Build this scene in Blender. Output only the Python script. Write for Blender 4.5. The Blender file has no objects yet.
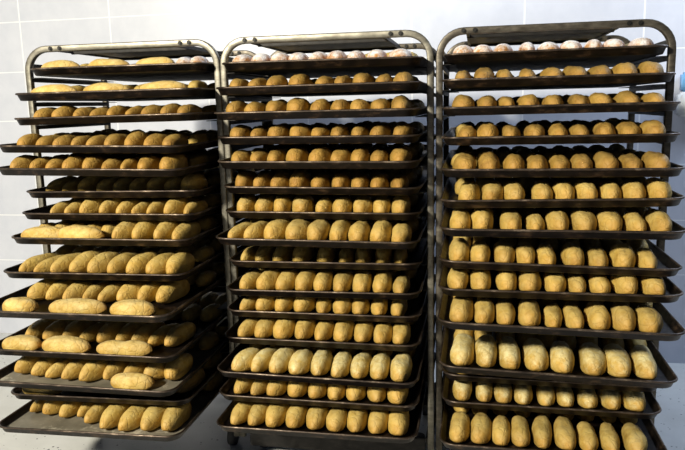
import bpy, bmesh, math, random
from mathutils import Vector, Matrix, noise
random.seed(7)
SC=bpy.context.scene
COL=SC.collection
TRAYS=[
('L1',[-0.8246,-0.0878,1.6756,0.0015,-0.0023],[],[(0.1221,0.068,0.1836),(0.3391,0.068,0.1961),(0.5479,0.068,0.1776)],[(0.6184,0.14,0.075),(0.6829,0.14,0.075)]),
('L2',[-0.823,-0.2042,1.5744,0.0021,0.0018],[],[(0.1549,0.068,0.2129),(0.3905,0.068,0.1974),(0.6268,0.068,0.1992)],[]),
('L3',[-0.823,-0.2244,1.4793,0.0015,0.0065],[(0.1138,0.034,0.0794),(0.2029,0.034,0.098),(0.2952,0.034,0.086),(0.3626,0.034,0.0639),(0.4314,0.034,0.0885),(0.4997,0.034,0.0626),(0.5714,0.034,0.0868),(0.6487,0.034,0.0735),(0.7251,0.034,0.0768)],[],[]),
('L4',[-0.8527,-0.3026,1.3699,-0.0018,-0.0136],[(0.113,0.034,0.098),(0.1965,0.034,0.0732),(0.2703,0.034,0.0809),(0.3455,0.034,0.0674),(0.405,0.034,0.0668),(0.4851,0.034,0.098),(0.5807,0.034,0.0895),(0.6608,0.034,0.0764),(0.7359,0.034,0.0795)],[],[]),
('L5',[-0.855,-0.3185,1.2836,-0.0024,-0.0114],[(0.088,0.034,0.0875),(0.1608,0.034,0.0736),(0.2242,0.034,0.0686),(0.2935,0.034,0.0849),(0.3727,0.034,0.0797),(0.4574,0.034,0.098),(0.5327,0.034,0.058),(0.6154,0.034,0.098),(0.7276,0.034,0.0955)],[],[]),
('L6',[-0.842,-0.1707,1.1802,-0.0002,0.008],[(0.1122,0.034,0.096),(0.193,0.034,0.0633),(0.2707,0.034,0.0895),(0.3565,0.034,0.0796),(0.4325,0.034,0.07),(0.5077,0.034,0.078),(0.5778,0.034,0.0772),(0.6472,0.034,0.0764),(0.7287,0.034,0.098)],[],[]),
('L7',[-0.8439,-0.209,1.0942,0.0003,0.0012],[(0.1352,0.034,0.0589),(0.1992,0.034,0.0673),(0.274,0.034,0.08),(0.357,0.034,0.0747),(0.4346,0.034,0.0782),(0.5005,0.034,0.058),(0.5614,0.034,0.0683),(0.6433,0.034,0.0928),(0.7264,0.034,0.0625)],[],[]),
('L8',[-0.8472,-0.2859,1.0075,0.0011,0.0008],[(0.4552,0.034,0.0765),(0.5388,0.034,0.098),(0.632,0.034,0.0953),(0.7095,0.034,0.0737)],[(0.0788,0.068,0.1992),(0.2928,0.068,0.2109)],[]),
('L9',[-0.843,-0.3593,0.8871,0.0005,0.0081],[(0.0519,0.034,0.098),(0.1279,0.034,0.058),(0.2097,0.034,0.098),(0.3058,0.034,0.0853),(0.3856,0.034,0.0886),(0.4623,0.034,0.0792),(0.5424,0.034,0.0948),(0.6278,0.034,0.0896),(0.7183,0.034,0.0964)],[],[]),
('L10',[-0.8369,-0.5327,0.7823,0.0004,0.0052],[(0.0053,0.2306,0.0721),(0.1163,0.1858,0.098),(0.1991,0.181,0.0734),(0.2786,0.1761,0.0938),(0.3533,0.1844,0.0634),(0.4189,0.1782,0.0752),(0.4965,0.1868,0.098),(0.5738,0.1954,0.074),(0.6547,0.1911,0.0973)],[(0.1632,0.068,0.1425),(0.3991,0.068,0.24),(0.6202,0.068,0.1798)],[]),
('L11',[-0.855,-0.4681,0.6076,-0.001,0.0015],[(0.0074,0.147,0.0907),(0.0884,0.1394,0.0761),(0.1731,0.1344,0.098),(0.255,0.1318,0.0741),(0.3267,0.1335,0.0605),(0.4054,0.1332,0.094),(0.4854,0.1329,0.0718),(0.5549,0.1346,0.0669),(0.6218,0.1318,0.0621),(0.6932,0.1357,0.0738)],[(0.1224,0.068,0.1657),(0.3113,0.068,0.2121),(0.5568,0.068,0.229)],[]),
('L12',[-0.852,-0.5,0.4909,-0.0008,-0.0042],[(0.0731,0.0977,0.098),(0.1657,0.0893,0.0825),(0.2386,0.0785,0.0642),(0.3142,0.0685,0.0886),(0.4041,0.0608,0.0956),(0.4655,0.0893,0.0748),(0.5378,0.0993,0.0949),(0.6215,0.1108,0.098),(0.7185,0.1241,0.0972)],[(0.592,0.068,0.1741)],[]),
('L13',[-0.8472,-0.3891,0.3966,0.0037,0.0205],[(0.706,0.0936,0.0963)],[(0.1247,0.068,0.1849)],[]),
('L14',[-0.855,-0.4714,0.293,0.0017,0.0163],[(0.0577,0.155,0.0596),(0.1408,0.1384,0.0811),(0.2302,0.1232,0.0842),(0.2746,0.1386,0.058),(0.3528,0.0868,0.0775),(0.455,0.0412,0.0878),(0.5361,0.0362,0.0825),(0.6119,0.047,0.0942),(0.6951,0.0507,0.0891)],[],[]),
('M1',[0.0253,-0.1181,1.6674,0.0003,-0.0048],[(0.0615,0.034,0.0807),(0.1328,0.034,0.0758),(0.2095,0.034,0.075),(0.2873,0.034,0.078),(0.3642,0.034,0.0733),(0.4402,0.034,0.0763),(0.525,0.034,0.0678),(0.6088,0.034,0.0744),(0.6953,0.034,0.0881)],[],[]),
('M2',[0.022,-0.1856,1.5749,-0.0,0.0007],[(0.0859,0.034,0.0751),(0.1519,0.034,0.0704),(0.2211,0.034,0.0813),(0.3169,0.034,0.098),(0.4151,0.034,0.0714),(0.4855,0.034,0.067),(0.5589,0.034,0.092),(0.6426,0.034,0.0726),(0.7216,0.034,0.0753)],[],[]),
('M3',[0.0198,-0.2133,1.4811,-0.0001,-0.0007],[(0.071,0.034,0.0789),(0.1428,0.034,0.0781),(0.2217,0.034,0.0926),(0.3152,0.034,0.098),(0.4112,0.034,0.0825),(0.4908,0.034,0.0741),(0.5639,0.034,0.0769),(0.638,0.034,0.076),(0.7186,0.034,0.0822)],[],[]),
('M4',[0.019,-0.1897,1.3874,-0.0002,-0.0048],[(0.0501,0.034,0.0963),(0.1252,0.034,0.0675),(0.2014,0.034,0.0903),(0.2926,0.034,0.0968),(0.3884,0.034,0.0687),(0.4713,0.034,0.0716),(0.5495,0.034,0.0671),(0.6211,0.034,0.0737),(0.7068,0.034,0.0727)],[],[]),
('M5',[0.019,-0.2034,1.2954,-0.0001,-0.0067],[(0.0828,0.034,0.08),(0.1555,0.034,0.0633),(0.2215,0.034,0.0823),(0.3027,0.034,0.0852),(0.3926,0.034,0.084),(0.4756,0.034,0.0792),(0.5519,0.034,0.0783),(0.6273,0.034,0.07),(0.7,0.034,0.0875)],[],[]),
('M6',[0.019,-0.1515,1.1927,-0.0002,-0.0082],[(0.0571,0.034,0.0781),(0.1318,0.034,0.0691),(0.2058,0.034,0.0765),(0.2891,0.034,0.0954),(0.3794,0.034,0.0746),(0.4646,0.034,0.0775),(0.541,0.034,0.0728),(0.6147,0.034,0.072),(0.6971,0.034,0.0674)],[],[]),
('M7',[0.019,-0.1466,1.0956,0.0,-0.0045],[(0.0587,0.034,0.0787),(0.134,0.034,0.0778),(0.2105,0.034,0.081),(0.2985,0.034,0.092),(0.3934,0.034,0.071),(0.4692,0.034,0.0781),(0.5481,0.034,0.0772),(0.6242,0.034,0.0725),(0.7014,0.034,0.0792)],[],[]),
('M8',[0.019,-0.2688,1.0107,0.0,-0.0087],[(0.0324,0.034,0.058),(0.1053,0.034,0.098),(0.2013,0.034,0.0977),(0.2979,0.034,0.098),(0.3894,0.034,0.0874),(0.4739,0.034,0.0788),(0.5479,0.034,0.0816),(0.623,0.034,0.0807),(0.6954,0.034,0.0762)],[],[]),
('M9',[0.019,-0.1352,0.8967,0.0004,0.0028],[(0.0529,0.034,0.058),(0.1167,0.034,0.0792),(0.2031,0.034,0.0742),(0.2905,0.034,0.0814),(0.3952,0.034,0.0762),(0.4762,0.034,0.0674),(0.5464,0.034,0.0706),(0.6277,0.034,0.0737),(0.6984,0.034,0.058)],[],[]),
('M10',[0.019,-0.1778,0.7907,0.0005,0.0045],[(0.0792,0.034,0.0707),(0.1507,0.034,0.0865),(0.2298,0.034,0.0774),(0.3039,0.034,0.0846),(0.3813,0.034,0.0757),(0.4599,0.034,0.0788),(0.5475,0.034,0.0778),(0.6261,0.034,0.0769),(0.702,0.034,0.0647)],[],[]),
('M11',[0.019,-0.1828,0.7042,0.0006,-0.0008],[(0.0512,0.034,0.0629),(0.1253,0.034,0.098),(0.2153,0.034,0.0778),(0.3042,0.034,0.0971),(0.392,0.034,0.0679),(0.4667,0.034,0.079),(0.5407,0.034,0.0743),(0.6177,0.034,0.0696),(0.6901,0.034,0.065)],[],[]),
('M12',[0.019,-0.2294,0.6074,0.0005,-0.0036],[(0.071,0.034,0.0704),(0.1442,0.034,0.0901),(0.2331,0.034,0.0849),(0.3108,0.034,0.084),(0.3836,0.034,0.0752),(0.4695,0.034,0.086),(0.5525,0.034,0.0773),(0.6306,0.034,0.0764),(0.7059,0.034,0.0718)],[],[]),
('M13',[0.019,-0.326,0.5013,-0.0007,-0.0126],[(0.0707,0.034,0.0847),(0.142,0.034,0.0718),(0.2206,0.034,0.098),(0.3082,0.034,0.0896),(0.3889,0.034,0.0847),(0.4647,0.034,0.0723),(0.534,0.034,0.0791),(0.614,0.034,0.0781),(0.6874,0.034,0.0809)],[],[]),
('M14',[0.019,-0.3178,0.4058,0.0005,-0.0038],[(0.0398,0.034,0.0817),(0.1059,0.034,0.0647),(0.1754,0.034,0.0881),(0.2724,0.034,0.098),(0.3641,0.034,0.0779),(0.439,0.034,0.0771),(0.5131,0.034,0.0839),(0.5902,0.034,0.0829),(0.6759,0.034,0.0781)],[],[]),
('M15',[0.019,-0.3642,0.301,0.001,0.0015],[(0.0531,0.034,0.0767),(0.1225,0.034,0.0759),(0.2033,0.034,0.098),(0.2872,0.034,0.0819),(0.37,0.034,0.0964),(0.4634,0.034,0.0798),(0.5384,0.034,0.0827),(0.6221,0.034,0.0817),(0.7084,0.034,0.0879)],[],[]),
('R1',[0.8784,-0.0693,1.6748,-0.0,0.0044],[(0.0448,0.034,0.0761),(0.1291,0.034,0.0751),(0.2106,0.034,0.0707),(0.307,0.034,0.058),(0.3828,0.034,0.0791),(0.4629,0.034,0.0782),(0.5368,0.034,0.0605),(0.61,0.034,0.083),(0.7006,0.034,0.0818)],[],[]),
('R2',[0.8787,-0.1814,1.5783,0.0001,-0.0],[(0.075,0.034,0.0626),(0.1471,0.034,0.0859),(0.2237,0.034,0.0645),(0.2993,0.034,0.0637),(0.3909,0.034,0.076),(0.4712,0.034,0.0815),(0.5555,0.034,0.0772),(0.6321,0.034,0.0858),(0.7093,0.034,0.0784)],[],[]),
('R3',[0.881,-0.2523,1.482,-0.0005,0.0021],[(0.0677,0.034,0.0885),(0.1521,0.034,0.0772),(0.2286,0.034,0.0597),(0.3025,0.034,0.0852),(0.3821,0.034,0.0711),(0.4688,0.034,0.0669),(0.5431,0.034,0.0787),(0.6323,0.034,0.0837),(0.7124,0.034,0.0734)],[],[]),
('R4',[0.881,-0.2704,1.3804,-0.0006,0.0021],[(0.0877,0.034,0.0712),(0.1633,0.034,0.0771),(0.2414,0.034,0.0629),(0.3201,0.034,0.0719),(0.3995,0.034,0.0709),(0.4746,0.034,0.07),(0.5505,0.034,0.0723),(0.6301,0.034,0.0775),(0.7086,0.034,0.0826)],[],[]),
('R5',[0.881,-0.3417,1.2758,-0.0007,-0.0004],[(0.0878,0.034,0.0797),(0.1668,0.034,0.0819),(0.2514,0.034,0.0775),(0.3332,0.034,0.0765),(0.401,0.034,0.0693),(0.4824,0.034,0.0777),(0.5611,0.034,0.0827),(0.6357,0.034,0.0756),(0.7352,0.034,0.098)],[],[]),
('R6',[0.881,-0.3599,1.1777,-0.0009,0.0133],[(0.0972,0.034,0.0762),(0.1761,0.034,0.0785),(0.2556,0.034,0.0774),(0.3454,0.034,0.0731),(0.4371,0.034,0.0751),(0.5257,0.034,0.074),(0.6038,0.034,0.073),(0.6777,0.034,0.078),(0.7568,0.034,0.077)],[],[]),
('R7',[0.881,-0.407,1.0835,-0.0005,-0.0029],[(0.0617,0.034,0.0757),(0.1433,0.034,0.0779),(0.2418,0.034,0.0766),(0.3195,0.034,0.063),(0.3961,0.034,0.0746),(0.4796,0.034,0.0828),(0.562,0.034,0.0846),(0.6401,0.034,0.0745),(0.7217,0.034,0.0793)],[],[]),
('R8',[0.878,-0.3901,0.9645,0.0001,-0.019],[(0.0614,0.034,0.077),(0.1427,0.034,0.0693),(0.2263,0.034,0.0749),(0.2956,0.034,0.0676),(0.3658,0.034,0.07),(0.456,0.034,0.0752),(0.5323,0.034,0.068),(0.6092,0.034,0.0763),(0.6851,0.034,0.0663)],[],[]),
('R9',[0.878,-0.4216,0.8811,0.0004,-0.0027],[(0.0679,0.034,0.073),(0.1452,0.034,0.0787),(0.2331,0.034,0.0743),(0.3084,0.034,0.0797),(0.3908,0.034,0.0755),(0.4625,0.034,0.0652),(0.535,0.034,0.0706),(0.6189,0.034,0.0817),(0.7063,0.034,0.0774)],[],[]),
('R10',[0.878,-0.4688,0.7752,-0.0007,-0.0179],[(0.0762,0.034,0.0852),(0.1558,0.034,0.0711),(0.2279,0.034,0.0702),(0.304,0.034,0.0788),(0.3791,0.034,0.0622),(0.4532,0.034,0.0645),(0.528,0.034,0.0758),(0.6034,0.034,0.0778),(0.6809,0.034,0.0797)],[],[]),
('R11',[0.8799,-0.4105,0.5958,-0.0028,-0.025],[(0.0704,0.034,0.0885),(0.1633,0.034,0.0804),(0.2481,0.034,0.0793),(0.3367,0.034,0.0879),(0.4208,0.034,0.0835),(0.52,0.034,0.0915),(0.608,0.034,0.0933),(0.6916,0.034,0.0828)],[],[]),
('R12',[0.881,-0.2255,0.4962,-0.0016,-0.0078],[],[],[]),
('R13',[0.881,-0.2438,0.4,-0.0009,-0.0022],[(0.0777,0.034,0.0736),(0.1576,0.034,0.069),(0.233,0.034,0.0719),(0.3058,0.034,0.0711),(0.3867,0.034,0.0667),(0.4595,0.034,0.0694),(0.5368,0.034,0.0754),(0.6184,0.034,0.0779),(0.7007,0.034,0.0836)],[],[]),
('R14',[0.8794,-0.3712,0.296,-0.0002,0.0012],[(0.0556,0.034,0.0743),(0.138,0.034,0.0804),(0.2158,0.034,0.0725),(0.2893,0.034,0.0717),(0.3653,0.034,0.0708),(0.4489,0.034,0.0798),(0.5247,0.034,0.069),(0.5996,0.034,0.0649),(0.6818,0.034,0.0769)],[],[])]
CAM=[1.00276, -2.66305, 1.5271, 0.19511, 0.17327, -0.02387, 683.37854]

TRAY_W,TRAY_D,TRAY_H=.785,1.0,.032
RACK_W,GAP,RACK_D,RACK_H=.84,.012,.626,1.79
RACK_X={'L':-RACK_W-GAP,'M':0.0,'R':RACK_W+GAP}
RACK_WORD={'L':'left','M':'middle','R':'right'}
LEG_W=.024
WALL_Y=1.42

LEVELS={'L':[0,1,2,3,4,5,6,7,8,9,11,12,13,14],'M':list(range(15)),'R':[0,1,2,3,4,5,6,7,8,9,11,12,13,14]}
LEVEL={(t[0][0],LEVELS[t[0][0]][int(t[0][1:])-1]):t[1] for t in TRAYS}
# ---------------------------------------------------------------- materials
def nmat(name):
    m=bpy.data.materials.new(name); m.use_nodes=True
    nt=m.node_tree; b=nt.nodes['Principled BSDF']
    return m,nt,b
def N(nt,t,**kw):
    n=nt.nodes.new(t)
    for k,v in kw.items():
        if k.startswith('i_'): n.inputs[k[2:].replace('_',' ')].default_value=v
        else: setattr(n,k,v)
    return n
def ramp(nt,fac,stops):
    r=nt.nodes.new('ShaderNodeValToRGB')
    e=r.color_ramp.elements
    while len(e)<len(stops): e.new(.5)
    for i,(p,c) in enumerate(stops):
        e[i].position=p; e[i].color=(*c,1) if len(c)==3 else c
    nt.links.new(fac,r.inputs['Fac']); return r.outputs['Color']
def noise_tex(nt,vec,scale,detail=4,rough=.55,w=None):
    n=nt.nodes.new('ShaderNodeTexNoise'); n.inputs['Scale'].default_value=scale
    n.inputs['Detail'].default_value=detail; n.inputs['Roughness'].default_value=rough
    if w is not None:
        n.noise_dimensions='4D'; nt.links.new(w,n.inputs['W'])
    nt.links.new(vec,n.inputs['Vector']); return n.outputs['Fac']
def math_n(nt,op,a,b=None,clamp=False):
    n=nt.nodes.new('ShaderNodeMath'); n.operation=op; n.use_clamp=clamp
    for i,v in enumerate((a,b)):
        if v is None: continue
        if isinstance(v,(int,float)): n.inputs[i].default_value=v
        else: nt.links.new(v,n.inputs[i])
    return n.outputs[0]
def mix(nt,fac,a,b):
    n=nt.nodes.new('ShaderNodeMix'); n.data_type='RGBA'
    for s,v in ((0,fac),(6,a),(7,b)):
        if isinstance(v,(int,float)): n.inputs[s].default_value=v
        elif isinstance(v,tuple): n.inputs[s].default_value=(*v,1)
        else: nt.links.new(v,n.inputs[s])
    return n.outputs[2]
def bump(nt,b,h,strength,dist=.002):
    n=nt.nodes.new('ShaderNodeBump'); n.inputs['Strength'].default_value=strength; n.inputs['Distance'].default_value=dist
    nt.links.new(h,n.inputs['Height']); nt.links.new(n.outputs['Normal'],b.inputs['Normal'])

def crust(name,dark,mid,light,flour,flour_col=(.86,.80,.62),ends=(.50,.24,.05)):
    m,nt,b=nmat(name)
    tc=nt.nodes.new('ShaderNodeTexCoord'); oi=nt.nodes.new('ShaderNodeObjectInfo')
    geo=nt.nodes.new('ShaderNodeNewGeometry')
    w=math_n(nt,'MULTIPLY',oi.outputs['Random'],60.)
    pos=geo.outputs['Position']
    n1=noise_tex(nt,pos,26,5,.6,w)
    c=ramp(nt,n1,[(.3,dark),(.5,mid),(.7,light)])
    tint=math_n(nt,'MULTIPLY_ADD',oi.outputs['Random'],.30); tint.node.inputs[2].default_value=.84
    hsv=nt.nodes.new('ShaderNodeHueSaturation'); nt.links.new(c,hsv.inputs['Color']); nt.links.new(tint,hsv.inputs['Value'])
    col=hsv.outputs['Color']
    sg=nt.nodes.new('ShaderNodeSeparateXYZ'); nt.links.new(tc.outputs['Generated'],sg.inputs[0])
    en=math_n(nt,'POWER',math_n(nt,'MULTIPLY',math_n(nt,'ABSOLUTE',math_n(nt,'SUBTRACT',sg.outputs['Y'],.5)),2.),3.5)
    en=math_n(nt,'MULTIPLY',math_n(nt,'MULTIPLY',en,math_n(nt,'ADD',n1,.35)),.62,True)
    col=mix(nt,en,col,ends)
    if flour>0:
        sep=nt.nodes.new('ShaderNodeSeparateXYZ'); nt.links.new(geo.outputs['Normal'],sep.inputs[0])
        up=math_n(nt,'MULTIPLY_ADD',sep.outputs['Z'],.5); up.node.inputs[2].default_value=.25
        n2=noise_tex(nt,pos,34,6,.7,w)
        f=math_n(nt,'SUBTRACT',math_n(nt,'ADD',n2,math_n(nt,'MULTIPLY',up,.45)),.62)
        f=math_n(nt,'MULTIPLY',f,4.*flour,True)
        f=math_n(nt,'MULTIPLY',f,min(1.,.55+.45*flour))
        col=mix(nt,f,col,flour_col)
    nt.links.new(col,b.inputs['Base Color'])
    b.inputs['Roughness'].default_value=.62
    b.inputs['Specular IOR Level'].default_value=.35
    vo=nt.nodes.new('ShaderNodeTexVoronoi'); vo.feature='DISTANCE_TO_EDGE'; vo.inputs['Scale'].default_value=30
    nd=nt.nodes.new('ShaderNodeVectorMath'); nd.operation='MULTIPLY_ADD'; nt.links.new(nt.nodes['Noise Texture'].outputs['Color'],nd.inputs[0]); nd.inputs[1].default_value=(.05,.05,.05); nt.links.new(pos,nd.inputs[2])
    nt.links.new(nd.outputs[0],vo.inputs['Vector'])
    cr=math_n(nt,'MULTIPLY',math_n(nt,'MINIMUM',vo.outputs['Distance'],.10),6.)
    n3=math_n(nt,'ADD',noise_tex(nt,pos,70,5,.65,w),cr)
    bump(nt,b,n3,.6,.004)
    return m
M_GOLD=crust('golden_crust',(.20,.105,.018),(.32,.19,.034),(.41,.265,.06),.2,(.60,.46,.20))
M_MID=crust('pale_golden_crust',(.33,.20,.036),(.48,.32,.070),(.56,.405,.108),.38,(.66,.55,.26))
M_PALE=crust('floury_crust',(.39,.25,.050),(.53,.37,.088),(.61,.455,.14),.75,(.74,.66,.37))
M_LOAF=crust('loaf_crust',(.38,.23,.045),(.52,.345,.085),(.60,.44,.14),.45,(.74,.63,.34))
M_BUN=crust('sugared_crust',(.34,.14,.04),(.45,.21,.07),(.55,.31,.13),1.0,(.86,.83,.82))

def metal_dark(name,c1,c2,c3,rough=.42,metallic=.55):
    m,nt,b=nmat(name)
    geo=nt.nodes.new('ShaderNodeNewGeometry'); pos=geo.outputs['Position']
    mp=nt.nodes.new('ShaderNodeMapping'); mp.inputs['Scale'].default_value=(1,1,2.5); nt.links.new(pos,mp.inputs['Vector'])
    n1=noise_tex(nt,mp.outputs['Vector'],16,7,.7)
    c=ramp(nt,n1,[(.36,c1),(.55,c2),(.73,c3)])
    nt.links.new(c,b.inputs['Base Color']); b.inputs['Metallic'].default_value=metallic
    n2=noise_tex(nt,pos,45,4,.6)
    r=math_n(nt,'MULTIPLY_ADD',n2,.35); r.node.inputs[2].default_value=rough-.15
    nt.links.new(r,b.inputs['Roughness'])
    bump(nt,b,n2,.15,.001)
    return m
M_PAN=metal_dark('burnt_pan_metal',(.004,.003,.0025),(.011,.007,.006),(.11,.066,.038))
M_RIM=metal_dark('worn_rim_metal',(.025,.018,.015),(.085,.062,.048),(.36,.28,.21),.38,.7)
M_STEEL=metal_dark('aged_steel',(.13,.12,.10),(.22,.205,.17),(.32,.30,.25),.42,.8)
M_STEEL_B=metal_dark('dull_brown_steel',(.06,.052,.042),(.12,.105,.085),(.20,.18,.145),.45,.75)
M_BLACK=metal_dark('blackened_steel',(.008,.008,.008),(.018,.016,.015),(.04,.036,.032),.5,.6)
M_UNDERSHADE=metal_dark('pan_underside_painted_shade',(.003,.003,.003),(.005,.004,.004),(.012,.009,.007),.75,.0)  # shade under the pans put into the colour, near black against bounce light
M_BOLT=metal_dark('black_bolt',(.008,.008,.008),(.015,.014,.013),(.03,.03,.03),.5,.5)
def floured_pan():
    m,nt,b=nmat('floured_pan_base')
    geo=nt.nodes.new('ShaderNodeNewGeometry'); pos=geo.outputs['Position']
    n1=noise_tex(nt,pos,9,6,.6); c=ramp(nt,n1,[(.3,(.11,.10,.075)),(.55,(.19,.17,.13)),(.75,(.27,.245,.195))])
    n2=noise_tex(nt,pos,38,8,.75); n3=noise_tex(nt,pos,5,3,.5)
    f=math_n(nt,'MULTIPLY',math_n(nt,'SUBTRACT',math_n(nt,'ADD',n2,math_n(nt,'MULTIPLY',n3,.8)),.95),3.2,True)
    nt.links.new(mix(nt,f,c,(.62,.57,.46)),b.inputs['Base Color'])
    b.inputs['Roughness'].default_value=.6; b.inputs['Metallic'].default_value=.1
    return m
M_FLOUR=floured_pan()
def rubber():
    m,nt,b=nmat('grey_rubber'); b.inputs['Base Color'].default_value=(.05,.05,.05,1); b.inputs['Roughness'].default_value=.8
    return m
M_RUBBER=rubber()
def wall_mat():
    m,nt,b=nmat('white_wall_tiles')
    geo=nt.nodes.new('ShaderNodeNewGeometry'); pos=geo.outputs['Position']
    sep=nt.nodes.new('ShaderNodeSeparateXYZ'); nt.links.new(pos,sep.inputs[0])
    def line(co,off,per,half):
        a=math_n(nt,'DIVIDE',math_n(nt,'SUBTRACT',co,off-per*50-per/2),per)
        fr=math_n(nt,'FRACT',a); d=math_n(nt,'ABSOLUTE',math_n(nt,'SUBTRACT',fr,.5))
        return math_n(nt,'LESS_THAN',d,half/per)
    g=math_n(nt,'MAXIMUM',line(sep.outputs['X'],-1.26,.63,.0045),line(sep.outputs['Z'],1.79,.315,.0035))
    n1=noise_tex(nt,pos,3.2,5,.6); n2=noise_tex(nt,pos,11,5,.65)
    c=ramp(nt,math_n(nt,'ADD',math_n(nt,'MULTIPLY',n1,.6),math_n(nt,'MULTIPLY',n2,.4)),[(.35,(.51,.535,.62)),(.6,(.58,.60,.68))])
    nt.links.new(mix(nt,g,c,(.74,.755,.80)),b.inputs['Base Color'])
    b.inputs['Roughness'].default_value=.35
    bump(nt,b,math_n(nt,'SUBTRACT',1.,g),.3,.002)
    return m
M_WALL=wall_mat()
def floor_mat():
    m,nt,b=nmat('speckled_floor')
    geo=nt.nodes.new('ShaderNodeNewGeometry'); pos=geo.outputs['Position']
    v=nt.nodes.new('ShaderNodeTexVoronoi'); v.inputs['Scale'].default_value=42; nt.links.new(pos,v.inputs['Vector'])
    n0=noise_tex(nt,pos,13,3,.6)
    sp=math_n(nt,'LESS_THAN',v.outputs['Distance'],math_n(nt,'MULTIPLY',math_n(nt,'SUBTRACT',n0,.44),1.1))
    n1=noise_tex(nt,pos,4,5,.6); c=ramp(nt,n1,[(.3,(.52,.52,.50)),(.7,(.64,.64,.62))])
    nt.links.new(mix(nt,sp,c,(.10,.10,.10)),b.inputs['Base Color'])
    b.inputs['Roughness'].default_value=.38
    return m
M_FLOOR=floor_mat()
def plain(name,col,rough=.4):
    m,nt,b=nmat(name)
    geo=nt.nodes.new('ShaderNodeNewGeometry'); n1=noise_tex(nt,geo.outputs['Position'],30,3)
    c=ramp(nt,n1,[(.3,tuple(x*.93 for x in col)),(.7,col)]); nt.links.new(c,b.inputs['Base Color']); b.inputs['Roughness'].default_value=rough
    return m
M_PLASTIC=plain('white_plastic',(.80,.82,.84)); M_BLUE=plain('blue_translucent_plastic',(.16,.40,.75),.25)

# ---------------------------------------------------------------- mesh helpers
def finish(name,bm,mats,parent=None,smooth=True):
    me=bpy.data.meshes.new(name)
    bmesh.ops.recalc_face_normals(bm,faces=bm.faces[:])
    if smooth:
        for f in bm.faces: f.smooth=True
    bm.to_mesh(me); bm.free()
    for m in (mats if isinstance(mats,(list,tuple)) else [mats]): me.materials.append(m)
    o=bpy.data.objects.new(name,me); COL.objects.link(o)
    if parent: o.parent=parent
    return o
def tag(o,label,cat,group=None):
    o['label']=label; o['category']=cat
    if group: o['group']=group
    return o
def box(bm,lo,hi,bev=0):
    r=bmesh.ops.create_cube(bm,size=1)
    vs=r['verts']
    for v in vs:
        v.co=Vector([lo[i]+(v.co[i]+.5)*(hi[i]-lo[i]) for i in range(3)])
    if bev:
        es=list({e for v in vs for e in v.link_edges})
        bmesh.ops.bevel(bm,geom=es,offset=bev,segments=2,affect='EDGES')
def cyl(bm,c,axis,r,h,seg=20):
    q=Vector((0,0,1)).rotation_difference(Vector(axis)).to_matrix().to_4x4()
    bmesh.ops.create_cone(bm,cap_ends=True,segments=seg,radius1=r,radius2=r,depth=h,matrix=Matrix.Translation(c)@q)
def rrect_loop(x0,x1,y0,y1,r,seg=7):
    pts=[]
    for cx,cy,a0 in ((x1-r,y1-r,0),(x0+r,y1-r,90),(x0+r,y0+r,180),(x1-r,y0+r,270)):
        for i in range(seg+1):
            a=math.radians(a0+90*i/seg); pts.append((cx+r*math.cos(a),cy+r*math.sin(a)))
    return pts
def skin_loops(bm,loops,closed_profile=False,cap0=False,cap1=False,mat=0):
    V=[[bm.verts.new(p) for p in L] for L in loops]
    n=len(V[0]); m=len(V)
    for i in range(m if closed_profile else m-1):
        a,b=V[i],V[(i+1)%m]
        for j in range(n): 
            f=bm.faces.new((a[j],a[(j+1)%n],b[(j+1)%n],b[j])); f.material_index=mat
    caps=[]
    if cap0: caps.append(bm.faces.new(V[0][::-1]))
    if cap1: caps.append(bm.faces.new(V[-1]))
    return caps
def sweep(bm,path,w,t,frame_n,rc=.004):
    """rounded-rectangle bar along a planar path; frame_n = plane normal (depth direction t), w in plane"""
    n=Vector(frame_n).normalized(); loops=[]
    for i,p in enumerate(path):
        p=Vector(p); a=Vector(path[max(i-1,0)]); c=Vector(path[min(i+1,len(path)-1)])
        tan=(c-a).normalized(); side=tan.cross(n).normalized()
        L=[]
        for (sx,sy) in rrect_loop(-w/2,w/2,-t/2,t/2,rc,2): L.append(p+side*sx+n*sy)
        loops.append(L)
    skin_loops(bm,loops,cap0=True,cap1=True)

# ---------------------------------------------------------------- the room
bm=bmesh.new(); box(bm,(-5,WALL_Y,0),(6,WALL_Y+.12,3.2)); w=finish('wall_back',bm,M_WALL,smooth=False); w['kind']='structure'
bm=bmesh.new(); box(bm,(-5,-5,-.1),(6,WALL_Y+.12,0)); w=finish('floor',bm,M_FLOOR,smooth=False); w['kind']='structure'

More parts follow.
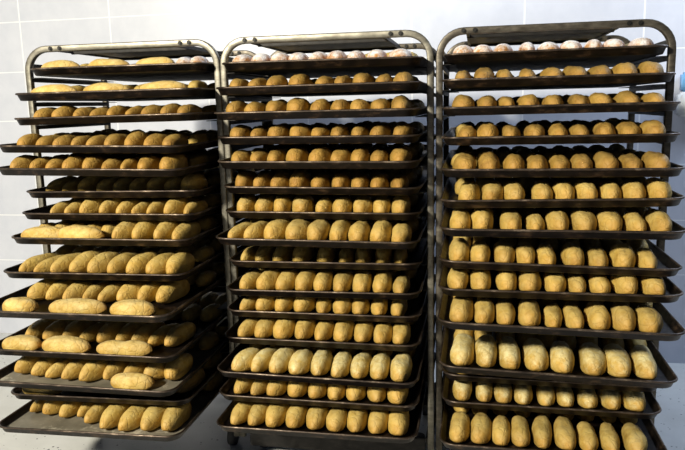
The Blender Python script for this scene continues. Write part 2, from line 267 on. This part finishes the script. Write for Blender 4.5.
# ---------------------------------------------------------------- racks
def bolt(parent,x,z,y):
    bm=bmesh.new(); cyl(bm,(x,y,z),(0,1,0),.0085,.010,16); cyl(bm,(x,y-.005,z),(0,1,0),.0055,.006,6)
    return finish('bolt',bm,M_BOLT,parent,False)
def make_rack(key):
    X=RACK_X[key]
    lx={'L':-.030,'M':-.007,'R':0.0}[key]       # the left rack's frame is a touch wider
    root=bpy.data.objects.new('tray_rack',None); COL.objects.link(root); root.location=(X,0,0)
    steel={'L':M_STEEL,'M':M_STEEL,'R':M_STEEL_B}[key]
    hoops=[]
    for y,name,m in ((.0125,'front_hoop',steel),(RACK_D-.0125,'back_hoop',M_STEEL_B)):
        bm=bmesh.new(); r=.092; hw=LEG_W-.013+lx; path=[(hw,y,.14),(hw,y,RACK_H-r)]
        z0=.10
        x1=RACK_W-LEG_W+.013; zt=RACK_H
        path=[(hw,y,z0+(zt-r-z0)*i/8) for i in range(9)]
        for i in range(1,9):
            a=math.radians(180-90*i/8); path.append((hw+r+r*math.cos(a),y,zt-r+r*math.sin(a)))
        for i in range(1,9): path.append((hw+r+(x1-hw-2*r)*i/8,y,zt))
        for i in range(1,9):
            a=math.radians(90-90*i/8); path.append((x1-r+r*math.cos(a),y,zt-r+r*math.sin(a)))
        path+=[(x1,y,zt-r-(zt-r-z0)*i/8) for i in range(1,9)]
        sweep(bm,path,.026,.025,(0,1,0))
        h=finish(name,bm,m,root)
        for e in h.data.polygons: pass
        hoops.append(h)
        yy=y-.0125
        for bx in (.1,.142,RACK_W-.16,RACK_W-.122): bolt(h,bx,zt,yy)
    # dark sheet closing the head of the rack
    bm=bmesh.new(); box(bm,(.11,.13,RACK_H-.006),(RACK_W-.185,RACK_D-.05,RACK_H+.004),.002)
    box(bm,(.11,.13,RACK_H-.016),(RACK_W-.185,.142,RACK_H+.004),.002)
    box(bm,(.11,RACK_D-.062,RACK_H-.016),(RACK_W-.185,RACK_D-.05,RACK_H+.004),.002)
    for sx in (.11,RACK_W-.197): box(bm,(sx,.02,RACK_H-.012),(sx+.012,RACK_D-.02,RACK_H-.004),.001)
    finish('top_panel',bm,M_BLACK,root,False)
    # runners: angle bars the trays slide on
    for i in range(15):
        zz=LEVEL.get((key,i))
        for s in (0,1):
            z=(zz[2]+(zz[4]*(TRAY_W/2)*(1 if s else -1)) if zz else 1.7145-.0998*i-TRAY_H)-.001-(abs(zz[4])*.03 if zz else 0)
            bm=bmesh.new()
            xa=LEG_W-.002+lx if s==0 else RACK_W-LEG_W+.002
            d=1 if s==0 else -1
            x0,x1=sorted((xa,xa+d*.048)); box(bm,(x0,.004,z-.0045),(x1,RACK_D-.004,z-.002),.0008)
            x0,x1=sorted((xa,xa+d*.003)); box(bm,(x0,.004,z-.020),(x1,RACK_D-.004,z-.002),.0008)
            finish('runner',bm,M_BLACK,root,False)
    for z in (1.72,.16):
        for s in (0,1):
            bm=bmesh.new(); xa=LEG_W/2+lx if s==0 else RACK_W-LEG_W/2
            box(bm,(xa-.010,.02,z-.012),(xa+.010,RACK_D-.02,z+.012),.002); finish('side_bar',bm,M_BLACK,root,False)
    bm=bmesh.new()
    for s in (0,1):
        xa=.004+lx if s==0 else RACK_W-.034
        box(bm,(xa,.03,.105),(xa+.03,RACK_D,.14),.003)
    if key=='M': box(bm,(.036+lx,.03,.045),(RACK_W-.036,.05,.135),.003)  # low front bar added to block light reaching the floor beneath
    box(bm,(.036+lx,RACK_D-.03,.105),(RACK_W-.036,RACK_D,.14),.003)
    finish('base_frame',bm,M_BLACK,root,False)
    for cx in (.07,RACK_W-.07):
        for cy in (.115,RACK_D-.08):
            bm=bmesh.new(); cyl(bm,(cx,cy,.098),(0,0,1),.026,.016,16)
            for s in (-1,1): box(bm,(cx+s*.019-.002,cy-.02,.045),(cx+s*.019+.002,cy+.02,.098),.001)
            c=finish('caster',bm,M_STEEL_B,root,False)
            bm=bmesh.new(); cyl(bm,(cx,cy,.045),(1,0,0),.045,.028,28); finish('wheel',bm,M_RUBBER,c,True)
    return root
RACK_LABEL={'L':'steel tray rack at the left, holding crosswise loaves on its top and low trays',
 'M':'steel tray rack standing between the two others, every level filled with bread rolls',
 'R':'brownish steel tray rack at the right, its wide trays pulled far out of the frame'}
for k in 'LMR': tag(make_rack(k),RACK_LABEL[k],'tray rack','wheeled bakery racks')

# ---------------------------------------------------------------- trays
def tray_mesh():
    bm=bmesh.new(); W,D,H=TRAY_W,TRAY_D,TRAY_H
    def lp(o,z,r): return [(x,y,z) for x,y in rrect_loop(o,W-o,o,D-o,r,8)]
    # outside up, over, inside down
    rings=[lp(.020,.001,.045),lp(.016,0.003,.048),lp(.006,H-.005,.056),lp(.0035,H-.003,.058),lp(.0045,H-.002,.057),lp(.0075,H-.004,.055),lp(.0175,.0065,.047),lp(.023,.004,.043)]
    caps=skin_loops(bm,rings,cap0=True,cap1=True)
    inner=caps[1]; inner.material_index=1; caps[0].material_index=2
    bm.normal_update()
    me=finish('baking_tray',bm,[M_PAN,M_PAN,M_UNDERSHADE]); return me
def rim_mesh():
    bm=bmesh.new(); W,D,H=TRAY_W,TRAY_D,TRAY_H; r=.0042
    base=rrect_loop(.0045,W-.0045,.0045,D-.0045,.057,8)
    loops=[]
    for i in range(8):
        a=2*math.pi*i/8; o=r*math.cos(a); L=rrect_loop(.0045+o,W-.0045-o,.0045+o,D-.0045-o,.057-o,8)
        loops.append([(x,y,H-.0042+r*math.sin(a)) for x,y in L])
    skin_loops(bm,loops,closed_profile=True)
    return finish('rolled_rim',bm,M_RIM)
TRAY0=tray_mesh(); RIM0=rim_mesh(); RIM0.parent=TRAY0
for p in TRAY0.data.polygons:
    if len(p.vertices)>8: p.use_smooth=False
for s in TRAY0.material_slots: s.link='OBJECT'
ORD=['','top','second','third','fourth','fifth','sixth','seventh','eighth','ninth','tenth','eleventh','twelfth','thirteenth','fourteenth','fifteenth']
def tray_word(n): return 'top tray' if n==1 else ORD[n]+' tray down'
EXTRA={('L',1):'three long loaves and two sugared buns',('L',2):'three long loaves',('L',8):'two crosswise loaves beside four rolls',('L',9):'nine slanting rolls',
 ('L',10):'three crosswise loaves before a row of rolls',('L',11):'crosswise loaves, the last one waisted',('L',12):'bare floury front and one crosswise loaf',
 ('L',13):'its bread mostly hidden in shade',('L',14):'bare floury base in front of the rolls',('M',1):'nine sugar-dusted buns',('M',9):'rolls deep in shade',
 ('R',1):'nine sugar-dusted buns',('R',11):'eight big pale floury rolls',('R',12):'its bread hidden, only the rim showing'}
FLOURY={('L',12),('L',14)}
first=True
tray_M={}
def place_tray(key,n,p):
    global first
    if first: t,rim=TRAY0,RIM0; first=False
    else:
        t=TRAY0.copy(); COL.objects.link(t); rim=RIM0.copy(); COL.objects.link(rim); rim.parent=t
    t.location=(p[0],p[1],p[2]-p[4]*TRAY_W/2); t.rotation_euler=(0,-math.atan(p[4]),p[3])
    t.material_slots[0].material=M_PAN; t.material_slots[2].material=M_UNDERSHADE; t.material_slots[1].material=M_FLOUR if (key,n) in FLOURY else M_PAN
    ex=EXTRA.get((key,n),'nine rolls in front')
    pos='lowest tray' if (key,n) in (('L',14),('M',15),('R',14)) else tray_word(n)
    tag(t,'baking tray, %s, %s rack, %s'%(pos,RACK_WORD[key],ex),'baking tray','baking trays on the racks')
    return t

# ---------------------------------------------------------------- bread
def roll_bm(seed,nu=26,nv=22,wide=1.,blunt=2.3,lump=.075,waist=0.,crease=True):
    """a loaf of unit length along Y (0..1), unit width and height, base at z=0"""
    rnd=random.Random(seed); off=Vector((rnd.uniform(-50,50),rnd.uniform(-50,50),rnd.uniform(-50,50)))
    bend=rnd.uniform(-.10,.10); taper=rnd.uniform(-.16,.16); tw=rnd.uniform(-.35,.35); cph=rnd.uniform(-.25,.25)
    bm=bmesh.new(); rings=[]
    for j in range(1,nv):
        t=-math.cos(math.pi*j/nv)            # denser near the ends
        e=(1-abs(t)**blunt)**.52
        e*=1+taper*t*.5-waist*math.exp(-(t/.22)**2)
        L=[]
        for i in range(nu):
            a=2*math.pi*i/nu; c,s=math.cos(a),math.sin(a)
            x=.5*math.copysign(abs(c)**.93,c)*e
            if s>=0: z=.36+.64*(s**.92)*(e**.75)
            else: z=.36-.36*(abs(s)**.45)*min(1,e*1.15)
            if s>=0 and e<1: z=.36*(1-(1-e)*.10)+.64*(s**.92)*(e**.85)
            y=.5+.5*t
            p=Vector((x,y*1.6,z*.8))
            d=noise.noise(p*1.9+off)*lump+noise.noise(p*5+off)*lump*.35
            k=1+d*2
            zz=z
            if crease and s>0:
                cp=(a-math.pi/2-cph-tw*t)
                zz-=.055*math.exp(-(cp/.16)**2)*(.5+.5*math.cos(t*2.2))
            L.append((x*k+bend*(t*t-.4)*1.0,y+d*.12,max(0,zz*(1+d*1.1)) if zz>.02 else 0))
        rings.append(L)
    V=[[bm.verts.new(p) for p in L] for L in rings]
    for j in range(len(V)-1):
        for i in range(nu): bm.faces.new((V[j][i],V[j][(i+1)%nu],V[j+1][(i+1)%nu],V[j+1][i]))
    for R,y,flip in ((V[0],-.006,True),(V[-1],1.006,False)):
        cx=sum(v.co.x for v in R)/nu; cz=sum(v.co.z for v in R)/nu
        c=bm.verts.new((cx,y,cz))
        for i in range(nu):
            f=(R[i],R[(i+1)%nu],c) if not flip else (R[(i+1)%nu],R[i],c)
            bm.faces.new(f)
    return bm
def bun_bm(seed): return roll_bm(seed,blunt=2.1,lump=.03,crease=False)
protos=[]
def proto_meshes(fn,n,s0):
    out=[]
    for i in range(n):
        o=finish('p',fn(s0+i),M_GOLD); me=o.data; bpy.data.objects.remove(o); out.append(me)
    return out
ROLL_ME=proto_meshes(lambda s:roll_bm(s),12,100)
POINT_ME=proto_meshes(lambda s:roll_bm(s,blunt=1.85,lump=.06),8,150)
LOAF_ME=proto_meshes(lambda s:roll_bm(s,nu=30,nv=30,blunt=2.2,lump=.06,crease=True),6,200)
WAIST_ME=proto_meshes(lambda s:roll_bm(s,nu=30,nv=34,blunt=2.4,waist=.22,crease=False),1,300)
BUN_ME=proto_meshes(bun_bm,6,400)
for L,nm in ((ROLL_ME,'bread_roll'),(POINT_ME,'bread_roll'),(LOAF_ME,'long_loaf'),(WAIST_ME,'long_loaf'),(BUN_ME,'sugared_bun')):
    for m in L: m.name=nm
TILT=[0.]
def bread(name,me,mat,loc,rotz,dims,label,cat,group):
    o=bpy.data.objects.new(name,me); COL.objects.link(o)
    o.location=loc; o.rotation_euler=(0,-TILT[0]*math.cos(rotz),rotz); o.scale=dims
    o.material_slots[0].link='OBJECT'; o.material_slots[0].material=mat
    return tag(o,label,cat,group)
def spread(rs,lo,hi):
    """keep neighbours from running into each other and the tray sides"""
    u=[r[0] for r in rs]; w=[r[2] for r in rs]
    w=[min(a,.088) for a in w]
    for _ in range(60):
        for i in range(len(u)):
            u[i]=min(max(u[i],lo+w[i]/2),hi-w[i]/2)
        for i in range(len(u)-1):
            need=(w[i]+w[i+1])/2*.99; d=u[i+1]-u[i]
            if d<need: s=(need-d)/2; u[i]-=s; u[i+1]+=s
    for i in range(len(u)):
        u[i]=min(max(u[i],lo+w[i]/2),hi-w[i]/2)
        g=min([u[i+1]-u[i]] if i<len(u)-1 else [9])
        g2=(u[i]-u[i-1]) if i else 9
        w[i]=min(w[i],max(.055,min(g,g2)*1.03))
    return [(a,r[1],b) for a,r,b in zip(u,rs,w)]
HIDDEN={('M',9),('L',6),('L',13)}      # the rolls that show least join the uncounted ones
mass=bmesh.new(); 
LOW=[]
for i in range(5):
    b=roll_bm(500+i,14,10,crease=False); me=bpy.data.meshes.new('low'); b.to_mesh(me); b.free(); LOW.append(me)
FINE=[roll_bm(520+i) for i in range(5)]; FM=[]
for b in FINE:
    me=bpy.data.meshes.new('fine'); b.to_mesh(me); b.free(); FM.append(me)
def mass_add(M,fine=False):
    me=random.choice(FM if fine else LOW); n0=len(mass.verts); mass.from_mesh(me)
    mass.verts.ensure_lookup_table()
    for v in mass.verts[n0:]: v.co=M@v.co
def crust_for(key,n):
    if key=='R': return M_GOLD if n<=5 else (M_PALE if n in (11,13) else M_MID)
    if key=='M': return M_GOLD if n<=6 else (M_PALE if n==13 else M_MID)
    return M_GOLD if n<=5 else M_MID
CRUST_WORD={M_GOLD.name:'golden brown',M_MID.name:'pale golden',M_PALE.name:'pale floury'}
n_ind=0
for (k,p,rs,ls,bs) in TRAYS:
    key,n=k[0],int(k[1:]); TILT[0]=math.atan(p[4]); t=place_tray(key,n,p)
    X,Y,Z,yw,tl=p; c,s=math.cos(yw),math.sin(yw)
    def W(u,v): return (X+u*c-v*s,Y+u*s+v*c,Z+.0045+tl*(u-TRAY_W/2))
    rack=RACK_WORD[key]; tw='lowest tray' if (key,n) in (('L',14),('M',15),('R',14)) else tray_word(n)
    vback=[]
    # crosswise loaves
    for i,(u,v,ln) in enumerate(ls):
        waist=(key,n)==('L',11) and i==2
        me=WAIST_ME[0] if waist else LOAF_ME[(i*2+n)%6]
        ln=min(ln,.225); rz=random.uniform(-.08,.08); wd=random.uniform(.078,.09); h=random.uniform(.060,.070)
        if n<=2: h=.058
        u=min(max(u,.03+ln/2),TRAY_W-.03-ln/2)
        q=W(u,v); a=yw-math.pi/2+rz
        # mesh runs along +Y from 0 to 1, so start at one end
        st=(q[0]+math.sin(a)*ln/2,q[1]-math.cos(a)*ln/2,q[2]+.001)
        if waist: lab='waisted loaf like two joined lobes, crosswise on eleventh tray, left rack'
        elif len(ls)==1: lab='%s loaf lying crosswise on the %s of the left rack'%('plump pale' if n==12 else 'shaded long',tw)
        else: lab='long loaf lying crosswise, %s from left on %s, left rack'%(('first','second','third')[i],tw)
        bread('long_loaf',me,M_LOAF,st,a,(wd,ln,h),lab,'loaf','crosswise loaves on the left rack')
    for i,(u,v,wd) in enumerate(bs):
        q=W(u,v); bread('sugared_bun',BUN_ME[i],M_BUN,q,yw,(wd,.13,.066),'sugar-dusted bun behind the loaves on the left rack, %s of two'%('inner','outer')[i],'bun','sugar-dusted buns')
    if rs:
        if k in('L10','L11'): rs=rs[1:]
        lo,hi=.031,TRAY_W-.031
        if key=='L' and n==8: lo=.375
        base=random.uniform(-.03,.03)-(random.uniform(.12,.2) if key=='L' and n>5 else .05 if key=='L' else 0)
        for i,(u,v,wd) in enumerate(spread(rs,lo,hi)):
            ang=base+random.uniform(-.045,.045); ln=random.uniform(.185,.212); h=wd*random.uniform(.92,1.04)
            if n<=5: ln*=.92; h=wd*random.uniform(.80,.90)
            if key=='L' and n>5: ln*=1.08
            if key=='M' and n>7 and i<4: ang-=.05*(4-i)
            h=min(max(h,.060),.080)
            if (key,n)==('R',11): ln=.225; h=.083
            room=TRAY_W-.030-u-wd*.5; ang=max(ang,-max(room,0)/ln); ang=min(ang,max(u-.030-wd*.5,0)/ln)
            q=W(u,v)
            if k=='L13': h=.058
            if (key,n) in HIDDEN:
                M=Matrix.Translation(q)@Matrix.Rotation(-TILT[0],4,'Y')@Matrix.Rotation(yw+ang,4,'Z')@Matrix.Diagonal((wd*.95,ln,h,1)); mass_add(M,True); continue
            i1=ORD[i+1] if i else 'first'
            row='back row' if (key,n) in (('L',10),('L',11)) else 'front row'
            if n==1:
                bread('sugared_bun',BUN_ME[(i+(key=='R')*2)%6],M_BUN,q,yw+ang,(wd*1.08,.14,.062),'sugar-dusted bun, %s from left on top tray of the %s rack'%(i1,rack),'bun','sugar-dusted buns'); continue
            mt=crust_for(key,n); me=POINT_ME[(i*5+n*3)%8] if key=='L' or (key=='M' and n>10 and i%3<2) else ROLL_ME[(i*5+n*3+ord(key))%12]
            bread('bread_roll',me,mt,q,yw+ang,(wd*(.95 if key=='L' else .985),ln,h),'%s bread roll, %s from left, %s of %s, %s rack'%(CRUST_WORD[mt.name],i1,row,tw,rack),'bread roll','bread rolls on the %s of the %s rack'%(tw,rack)); n_ind+=1
    # rolls further back on the tray
    v0=.275 if n>1 else .20
    if rs and max(r[1] for r in rs)>.1 and k not in('L14',): v0=.455
    if k=='L14': v0=.43
    if k in('L1','L2','L13'): v0=.15 if k!='L1' else .30
    if k=='R12': v0=.036
    v=v0
    while v+.18<TRAY_D-.02:
        nn=9; off=random.uniform(-.01,.01)
        for i in range(nn):
            if k=='L13' and i>=7 and v<.2: continue
            u=.076+i*(TRAY_W-.152)/(nn-1)+random.uniform(-.006,.006)
            ln=random.uniform(.16,.178); wd=random.uniform(.068,.078); h=random.uniform(.053,.064)
            vv=v+random.uniform(0,.012)
            if n==1: ln=.11
            if k=='L13': h=.052
            q=W(u,vv)
            mass_add(Matrix.Translation(q)@Matrix.Rotation(-TILT[0],4,'Y')@Matrix.Rotation(yw+random.uniform(-.08,.08),4,'Z')@Matrix.Diagonal((wd,ln,h,1)),v<.3)
        v+=.192 if n>1 else .13
    if k=='L8':
        for i in range(5):
            q=W(.07+i*.072,.125); mass_add(Matrix.Translation(q)@Matrix.Rotation(yw-.1,4,'Z')@Matrix.Diagonal((.066,.11,.058,1)),True)
o=finish('bread_rolls',mass,M_MID); o['kind']='stuff'; tag(o,'shaded bread rolls filling the back rows of all the trays','bread rolls')
for m in LOW+FM: bpy.data.meshes.remove(m)
print('individual rolls',n_ind)

# ---------------------------------------------------------------- dispenser on the wall at the right
root=bpy.data.objects.new('wall_dispenser',None); COL.objects.link(root); root.location=(2.15,WALL_Y,1.425)
tag(root,'small white dispenser with a blue window on the tiled wall, right edge','dispenser')
bm=bmesh.new(); box(bm,(-.08,-.10,0),(.10,0,.13),.012); finish('body',bm,M_PLASTIC,root)
bm=bmesh.new(); box(bm,(-.065,-.085,.128),(.09,0,.235),.012); finish('blue_window',bm,M_BLUE,root)['label']='pale blue window'

# ---------------------------------------------------------------- light
def area(name,loc,target,size,power,col,sizey=None):
    l=bpy.data.lights.new(name,'AREA'); l.energy=power; l.color=col; l.size=size
    if sizey: l.shape='RECTANGLE'; l.size_y=sizey
    o=bpy.data.objects.new(name,l); COL.objects.link(o); o.location=loc
    o.rotation_euler=(Vector(target)-Vector(loc)).to_track_quat('-Z','Y').to_euler(); return o
area('front_ceiling_light',(-2.0,-4.8,3.55),(.4,0,.9),.50,630,(1.0,.935,.76))
area('wall_ceiling_light',(.75,.95,3.0),(.75,1.42,1.7),1.2,15,(.78,.88,1.0),.15)
area('corner_fill_light',(3.0,.75,3.0),(2.2,1.1,0),1.2,48,(.64,.78,1.0),.15)  # added fill lamp, brightens the right part of wall and floor with blue
wd=bpy.data.worlds.new('world'); SC.world=wd; wd.use_nodes=True
bg=wd.node_tree.nodes['Background']; bg.inputs['Color'].default_value=(.48,.62,1,1); bg.inputs['Strength'].default_value=.075

# ---------------------------------------------------------------- camera
cx,cy,cz,yaw,pit,roll,f=CAM
cam=bpy.data.cameras.new('camera'); co=bpy.data.objects.new('camera',cam); COL.objects.link(co); SC.camera=co
fw=Vector((-math.sin(yaw)*math.cos(pit),math.cos(yaw)*math.cos(pit),-math.sin(pit)))
r=Vector((math.cos(yaw),math.sin(yaw),0)); u=r.cross(fw)
rr=math.cos(roll)*r+math.sin(roll)*u; uu=math.cos(roll)*u-math.sin(roll)*r
m=Matrix((rr,uu,-fw)).transposed().to_4x4(); m.translation=(cx,cy,cz); co.matrix_world=m
cam.sensor_fit='HORIZONTAL'; cam.sensor_width=36; cam.lens=f*36/685; cam.clip_start=.05
vs=SC.view_settings; vs.view_transform='Standard'; vs.look='None'; vs.gamma=1; vs.use_curve_mapping=False; vs.exposure=0.0
